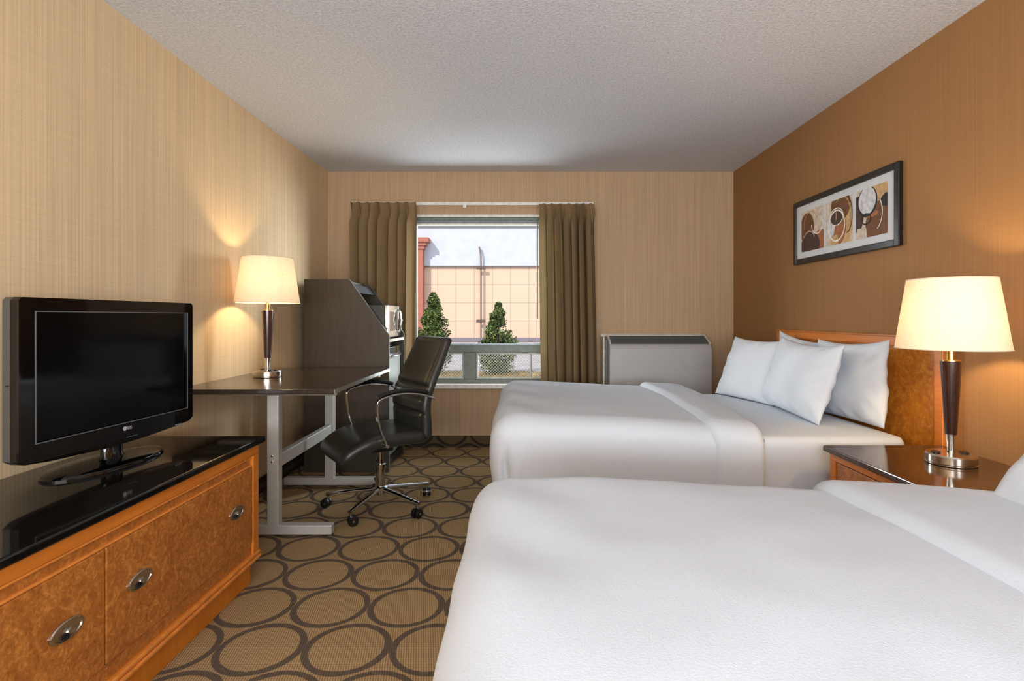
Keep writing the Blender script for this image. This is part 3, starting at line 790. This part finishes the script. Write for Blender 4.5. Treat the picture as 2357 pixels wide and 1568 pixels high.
pillow(.64, .42, .15, 1.0, (1.722, 2.875, .617), .03, -.03, 'white pillow at the nightstand end of the far bed, against the headboard', .03, G)
pillow(.58, .40, .11, 2.3, (1.765, 3.40, .635), .0, .02, 'white pillow peeking out behind the others against the headboard', -.10, G)
pillow(.72, .42, .16, 3.7, (1.505, 3.045, .619), .12, -.05, 'plump white front pillow in the middle of the far bed', -.02, G)
pillow(.58, .43, .13, 5.2, (1.455, 3.55, .617), .16, .26, 'white pillow nearest the wall heater on the far bed', .0, G)
pillow(.66, .42, .15, 6.1, (1.275, 1.16, .655), .28, .0, 'white pillow on the foreground bed, cut by right photo edge', .0, None)

# headboard
HX0, HX1 = 1.838, WR - .002
w = thing('headboard', (1.87, 3.12, .3), 0, 'burl wood headboard with orange frame mounted behind the far bed', 'headboard')
MB().box(HX0 + .012, HX1, 2.415, 3.84, .42, 1.02).build('panel', M['burl_head'], w)
b = MB(); b.box(HX0, HX1, 2.362, 3.885, 1.012, 1.062)
b.build('top_rail', M['orange_h'], w, bevel=.004)
for y in (2.362, 3.835): MB().box(HX0, HX1, y, y + .05, .36, 1.012).build('post', M['orange'], w, bevel=.004)
b = MB(); b.box(HX0 + .004, HX0 + .014, 2.412, 3.835, 1.004, 1.012); b.box(HX0 - .006, HX1, 2.358, 3.889, 1.056, 1.066); b.box(HX0 + .004, HX0 + .014, 2.412, 2.42, .42, 1.004); b.box(HX0 + .004, HX0 + .014, 3.827, 3.835, .42, 1.004)
b.build('moulding', pmat('head_moulding', (182, 108, 40), .3), w, bevel=.002)

# nightstand
w = thing('nightstand', (1.57, 2.05, 0), 0, 'burl wood nightstand with dark glossy top between the two beds', 'nightstand')
NX0, NX1, NY0, NY1 = 1.318, 1.82, 1.665, 2.362
MB().box(NX0, NX1 + .02, NY0, NY1, NZT - .024, NZT).build('top', M['stand_top'], w, bevel=.004)
MB().box(NX0 + .04, NX1, NY0 + .02, NY1 - .025, .06, NZT - .024).build('carcass', M['orange'], w, bevel=.003)
b = MB(); x0, x1 = NX0 + .018, NX0 + .042
b.box(x0, x1, NY0 + .02, NY1 - .022, NZT - .055, NZT - .024); b.box(x0, x1, NY1 - .06, NY1 - .022, .06, NZT - .055); b.box(x0, x1, NY0 + .02, NY0 + .058, .06, NZT - .055); b.box(x0, x1, NY0 + .058, NY1 - .06, .06, .10)
b.build('face_frame', M['orange'], w, bevel=.003)
for za, zb_ in ((.345, .535), (.108, .338)):
    d = MB().box(x0 + .006, x1 - .002, NY0 + .062, NY1 - .064, za, zb_).build('drawer', M['burl'], w, bevel=.003)
    h = MB(); T = Matrix.Translation((x0 + .006, (NY0 + NY1) / 2, (za + zb_) / 2)) @ Matrix.Rotation(-PI / 2, 4, 'Y')
    h.lathe([(1.0, 0), (1.0, .003), (.93, .006), (.84, .006), (.80, .003), (.01, .001)], 36, (0, 0, 0), .026, .053, T); h.build('pull', M['nickel'], d, True, angle=30)
MB().box(NX0 + .06, NX1 - .01, NY0 + .04, NY1 - .04, 0, .06).build('plinth', M['orange'], w)

# ------------------------------------------------------------------ framed art
AX = 1.867
w = thing('framed_print', (1.88, 3.19, 1.71), 0, 'black framed triptych of abstract brown circles on the brown wall', 'picture')
Y0, Y1, Z0, Z1, fw = 2.677, 3.706, 1.505, 1.925, .036
b = MB(); b.box(AX, WR - .001, Y0, Y0 + fw, Z0, Z1); b.box(AX, WR - .001, Y1 - fw, Y1, Z0, Z1); b.box(AX, WR - .001, Y0 + fw, Y1 - fw, Z0, Z0 + fw); b.box(AX, WR - .001, Y0 + fw, Y1 - fw, Z1 - fw, Z1)
b.build('frame', M['frame_black'], w, bevel=.004)
MB().box(AX + .010, WR - .001, Y0 + fw, Y1 - fw, Z0 + fw, Z1 - fw).build('mat_board', M['paper'], w)
PAL = [(206, 190, 170), (112, 72, 42), (74, 52, 42), (236, 228, 214), (196, 160, 112), (38, 32, 30), (206, 206, 208), (160, 100, 60)]
PM = [pmat('print_tone', c, .6, 0, .3, 0, .10, 40) for c in PAL]
def clip(poly):
    for ax, lim, sg in ((0, 0, 1), (0, 1, -1), (1, 0, 1), (1, 1, -1)):
        out = []
        for i in range(len(poly)):
            a, c = poly[i - 1], poly[i]; ia, ic = sg * (a[ax] - lim) >= 0, sg * (c[ax] - lim) >= 0
            if ia != ic:
                t = (lim - a[ax]) / (c[ax] - a[ax]); out.append((a[0] + (c[0] - a[0]) * t, a[1] + (c[1] - a[1]) * t))
            if ic: out.append(c)
        poly = out
        if not poly: break
    return poly
def panel(ya, yb, shapes):
    b = MB(); b.layer = 0
    def put(poly, mi, ly):
        poly = clip(poly)
        if len(poly) < 3: return
        b.mi = mi; b.poly([(AX + .0094 - .00025 * ly, ya + (yb - ya) * u, 1.582 + .265 * v) for u, v in poly])
    put([(0, 0), (1, 0), (1, 1), (0, 1)], 0, 0)
    for ly, sh in enumerate(shapes, 1):
        k = sh[0]
        if k == 'e':
            _, mi, cx, cy, rx, ry = sh; put([(cx + rx * math.cos(a * PI / 24), cy + ry * math.sin(a * PI / 24)) for a in range(48)], mi, ly)
        elif k == 'r':
            _, mi, cx, cy, rx, ry, tw, a0, a1 = sh; n = 40
            for i in range(n):
                t0, t1 = math.radians(a0 + (a1 - a0) * i / n), math.radians(a0 + (a1 - a0) * (i + 1) / n)
                put([(cx + rx * math.cos(t0), cy + ry * math.sin(t0)), (cx + rx * math.cos(t1), cy + ry * math.sin(t1)), (cx + (rx - tw) * math.cos(t1), cy + (ry - tw) * math.sin(t1)), (cx + (rx - tw) * math.cos(t0), cy + (ry - tw) * math.sin(t0))], mi, ly)
        elif k == 'p': put(sh[2], sh[1], ly)
    b.build('print', PM, w)
panel(3.613, 3.349, [('e', 7, .85, .2, .3, .25), ('e', 1, .26, .56, .32, .38), ('e', 2, .42, .10, .42, .33), ('e', 2, .1, .2, .1, .1), ('r', 3, .72, .62, .26, .26, .025, 180, 370), ('r', 4, .42, .66, .3, .3, .015, 20, 200), ('r', 3, .35, .28, .26, .2, .015, 10, 160), ('r', 5, .9, .9, .2, .2, .03, 0, 140)])
panel(3.326, 3.059, [('e', 4, .78, .45, .22, .5), ('e', 1, .56, .84, .36, .34), ('e', 7, .5, .35, .26, .36), ('e', 6, .2, .42, .15, .26), ('e', 2, .42, .60, .25, .18), ('p', 4, [(.2, 0), (.5, 0), (.46, .22), (.18, .2)]), ('r', 3, .42, .42, .32, .36, .035, 0, 360), ('r', 3, .42, .62, .26, .2, .022, 0, 360), ('r', 4, .62, .62, .32, .42, .022, -60, 130), ('r', 5, .8, .6, .2, .4, .02, -90, 90), ('p', 4, [(.40, .55), (.43, .55), (.43, .72), (.40, .72)])])
panel(3.029, 2.769, [('e', 4, .85, .92, .35, .25), ('e', 1, .78, .22, .46, .46), ('e', 2, .05, .52, .22, .38), ('e', 5, 1.0, .66, .2, .13), ('e', 7, .5, .45, .25, .06), ('e', 5, .38, .73, .32, .31), ('e', 6, .38, .75, .28, .28), ('r', 5, .35, .38, .16, .12, .03, 0, 360), ('r', 3, .55, .45, .32, .38, .025, -60, 40), ('p', 0, [(0, 0), (.38, 0), (.36, .2), (.05, .22)])])

# ------------------------------------------------------------------ outdoors
def ground_mat(name, a, c, sc): return pmat(name, a, .95, 0, .1, 0, .08, sc)
tag(MB().box(-60, 60, WB + .2, 90, -.20, -.02).build('ground', ground_mat('asphalt', (176, 164, 164), None, 3)), 'pale paved lot outside the window', 'ground', None, S)
t = NT('dry_grass'); f = t.noise(t.coord(), 6, 6, .7); t.base(t.ramp(f, [(.35, (92, 84, 44)), (.5, (168, 134, 84)), (.65, (206, 172, 116))])); t.set(rough=1, spec=.05)
gb = MB()
for i in range(90):
    for j in range(16):
        x0, x1 = -7 + i * .15, -7 + (i + 1) * .15; y0, y1 = 8.2 + j * .22, 8.2 + (j + 1) * .22
        hh = lambda x, y: -.005 + .03 * noise.noise(Vector((x * 2, y * 2, 0))) + .015 * noise.noise(Vector((x * 9, y * 9, 1)))
        gb.poly([(x0, y0, hh(x0, y0)), (x1, y0, hh(x1, y0)), (x1, y1, hh(x1, y1)), (x0, y1, hh(x0, y1))])
bmesh.ops.remove_doubles(gb.bm, verts=gb.bm.verts, dist=.001)
for i in range(9000):
    x, y = random.uniform(-5.5, 4.5), random.uniform(8.4, 11.6); h = random.uniform(.02, .07); a = random.uniform(0, PI); dx, dy = .008 * math.cos(a), .008 * math.sin(a)
    gb.poly([(x - dx, y - dy, -.01), (x + dx, y + dy, -.01), (x + random.uniform(-.02, .02), y + random.uniform(-.02, .02), h)])
tag(gb.build('dry_grass', t.m), 'dry yellow grass strip along the fence outside', 'grass', None, 'stuff')

BD = 26.6
w = thing('warehouse', (0, BD, 0), 0, 'long warehouse with white upper wall and peach panels across the lot', 'building')
t = NT('peach_panels'); x, y, z = t.sep(t.coord())
def joint(v, off, per, wd):
    fr = t.math('FRACT', t.math('DIVIDE', t.math('ADD', v, off + 100 * per), per)); return t.math('LESS_THAN', t.math('MULTIPLY', fr, per), wd)
j = t.math('MAXIMUM', joint(x, 4.02, .893, .022), joint(z, -3.64 + .893 * 5, .893, .022))
t.base(t.mix(j, lin((226, 192, 165)), lin((172, 142, 124)))); t.set(rough=.85, spec=.15); peach = t.m
MB().box(-16, 14, BD, BD + .3, 0, 3.62).build('panelled_wall', peach, w)
MB().box(-16, 14, BD - .05, BD + .3, 3.66, 5.56).build('upper_wall', pmat('white_cladding', (204, 203, 208), .7, 0, .2, 0, .02, 2), w)
b = MB(); b.box(-16, 14, BD - .10, BD + .3, 3.62, 3.66); b.box(-16, 14, BD - .12, BD + .3, 5.56, 5.62); b.build('flashing', pmat('flashing_grey', (116, 108, 104), .6), w)
b = MB(); b.box(-5.05, -4.66, BD - .45, BD, 0, 4.45); b.box(-5.10, -4.60, BD - .50, BD, 4.45, 4.62); b.box(-5.14, -4.50, BD - .56, BD, 4.62, 4.78); b.box(-5.18, -4.36, BD - .64, BD, 4.78, 4.98)
b.build('brick_pilaster', pmat('red_brick', (176, 108, 88), .85), w)
MB().box(-16, 14, BD - .5, BD, 0, .16).build('kerb', pmat('kerb_mauve', (134, 122, 130), .9), w)

w = thing('utility_pole', (-1.88, 26.38, 0), 0, 'thin grey utility pole with brackets standing before the peach wall', 'pole')
MB().tube([(-1.88, 26.38, .16), (-1.88, 26.38, 3.8), (-1.89, 26.38, 4.2), (-1.94, 26.38, 4.5), (-1.97, 26.38, 4.58)], .045, 10).build('post', pmat('pole_grey', (136, 116, 104), .7), w, True)
for z in (3.56, .98): MB().box(-2.10, -1.66, 26.30, 26.38, z - .07, z + .07).build('bracket', pmat('bracket_brown', (96, 78, 68), .7), w, bevel=.02)

M['leaf'] = [pmat('leaf_green', (86, 104, 50), .7, 0, .3, 0, .25, 8), pmat('leaf_olive', (122, 128, 66), .7, 0, .3, 0, .25, 8), pmat('leaf_dark', (34, 46, 24), .7, 0, .3, 0, .25, 8)]
def tree(x, y, h, r, seedv, label):
    rnd = random.Random(seedv); w = thing('evergreen_tree', (x, y, 0), 0, label, 'tree', 'young trees outside the window')
    MB().rod((x, y, -.02), (x, y, h * .9), .03, .008, 10).build('trunk', pmat('bark', (92, 72, 56), .9), w, True)
    b = MB(); blobs = []
    for i in range(95):
        f = rnd.random() ** .9; z = .08 + f * (h - .14)
        env = r * ((.70 + 1.2 * f) if f < .25 else ((1 - f) / .75) ** .8)
        a = rnd.uniform(0, 2 * PI); q = env * rnd.uniform(.35, 1.0); blobs.append((x + q * math.cos(a), y + q * math.sin(a), z, .07 + .09 * (1 - f) * rnd.uniform(.6, 1.2)))
    blobs.append((x, y, h - .06, .05))
    for (bx, by, bz, br) in blobs:
        for k in range(105):
            d = Vector((rnd.gauss(0, 1), rnd.gauss(0, 1), rnd.gauss(0, 1))).normalized() * br * rnd.uniform(.4, 1.05)
            c = Vector((bx, by, max(.02, bz + d.z * 1.1))) + Vector((d.x, d.y, 0)); s = rnd.uniform(.018, .038)
            u = Vector((rnd.gauss(0, 1), rnd.gauss(0, 1), rnd.gauss(0, 1))).normalized(); v = u.orthogonal().normalized()
            b.mi = rnd.choice((0, 0, 1, 2, 2)); b.poly([c - u * s, c - v * s * .5, c + u * s, c + v * s * .5])
    b.build('foliage', M['leaf'], w)
tree(-1.76, 11.1, 1.66, .40, 11, 'young bushy evergreen outside near the left curtain')
tree(-.43, 11.1, 1.47, .43, 12, 'young bushy evergreen outside in the middle of the window')

w = thing('chain_link_fence', (-.5, 10.25, 0), 0, 'low grey chain link fence crossing the lower window panes', 'fence')
b = MB(); FX0, FX1, FH = -3.6, 2.6, .60; st = .055; th = .0035
def strip(a, c):
    a, c = Vector(a), Vector(c); d = (c - a).normalized(); nn = Vector((-d.z, 0, d.x)) * th
    b.poly([a - nn, c - nn, c + nn, a + nn])
x = FX0 - FH
while x < FX1:
    strip((max(x, FX0), 10.25, max(0, FX0 - x)), (min(x + FH, FX1), 10.25, min(FH, FX1 - x))); x += st
x = FX0
while x < FX1 + FH:
    strip((min(x, FX1), 10.252, max(0, x - FX1)), (max(x - FH, FX0), 10.252, min(FH, x - FX0))); x += st
b.build('wire_mesh', pmat('galvanised', (150, 152, 150), .5, .4), w)
for px in (-3.6, -1.65, .21, 2.6): MB().rod((px, 10.25, -.02), (px, 10.25, .62), .022).build('post', pmat('fence_post', (128, 128, 126), .5, .3), w, True)
MB().rod((-3.6, 10.25, .60), (2.6, 10.25, .60), .016).build('rail', pmat('fence_rail', (128, 128, 126), .5, .3), w, True)

# ------------------------------------------------------------------ light
def area(name, loc, target, sx, sy, e, c):
    d = bpy.data.lights.new(name, 'AREA'); d.shape = 'RECTANGLE'; d.size = sx; d.size_y = sy; d.energy = e; d.color = c
    o = bpy.data.objects.new(name, d); COL.objects.link(o); o.location = loc
    o.rotation_euler = (Vector(target) - Vector(loc)).to_track_quat('-Z', 'Y').to_euler(); return o
lamp_light(-1.485, 3.20, DZ + .56, 8); lamp_light(1.640, 2.065, NZT + .56, 9.5)
sun = bpy.data.lights.new('sun', 'SUN'); sun.energy = 3.0; sun.angle = .01; sun.color = (1, .96, .9)
so = bpy.data.objects.new('sun', sun); COL.objects.link(so); so.rotation_euler = Vector((.55, .75, -.75)).to_track_quat('-Z', 'Y').to_euler()
area('daylight_fill_right', (2.6, 6.6, 2.3), (-1.3, 2.6, 1.2), 2.2, 2.4, 520, (.88, .95, 1))  # added lamp outside the window, strengthens daylight on the cream wall
area('daylight_fill_left', (-3.0, 6.6, 2.3), (1.5, 2.4, 1.2), 2.2, 2.4, 330, (.88, .95, 1))  # added lamp outside, pushes more window light onto the brown wall
area('daylight_fill_low', (-.35, 5.75, .15), (-.3, 3.6, 2.44), 2.6, 1.2, 60, (.88, .95, 1))  # added lamp hidden below the sill, brightens the ceiling from the window side
area('ceiling_fill', (.1, -1.45, 1.1), (.1, .2, 2.8), 3.0, .8, 130, (.88, .94, 1))  # added lamp behind the camera, aimed up to lift the ceiling
area('room_fill', (.1, -1.6, 1.75), (.1, 4.5, 1.6), 2.8, 1.2, 30, (.88, .94, 1))  # added lamp behind the camera, evens out the whole room

wd = bpy.data.worlds.new('sky'); scn.world = wd; wd.use_nodes = True
bg = wd.node_tree.nodes['Background']; bg.inputs[0].default_value = (.70, .82, 1, 1); bg.inputs[1].default_value = 1.15
scn.view_settings.view_transform = 'Standard'; scn.view_settings.look = 'None'; scn.view_settings.exposure = .30; scn.view_settings.gamma = 1
scn.cycles.max_bounces = 10; scn.cycles.diffuse_bounces = 6; scn.cycles.glossy_bounces = 5; scn.cycles.transmission_bounces = 6; scn.cycles.transparent_max_bounces = 12
scn.cycles.use_denoising = True; scn.cycles.sample_clamp_indirect = 6; scn.cycles.caustics_reflective = False; scn.cycles.caustics_refractive = False
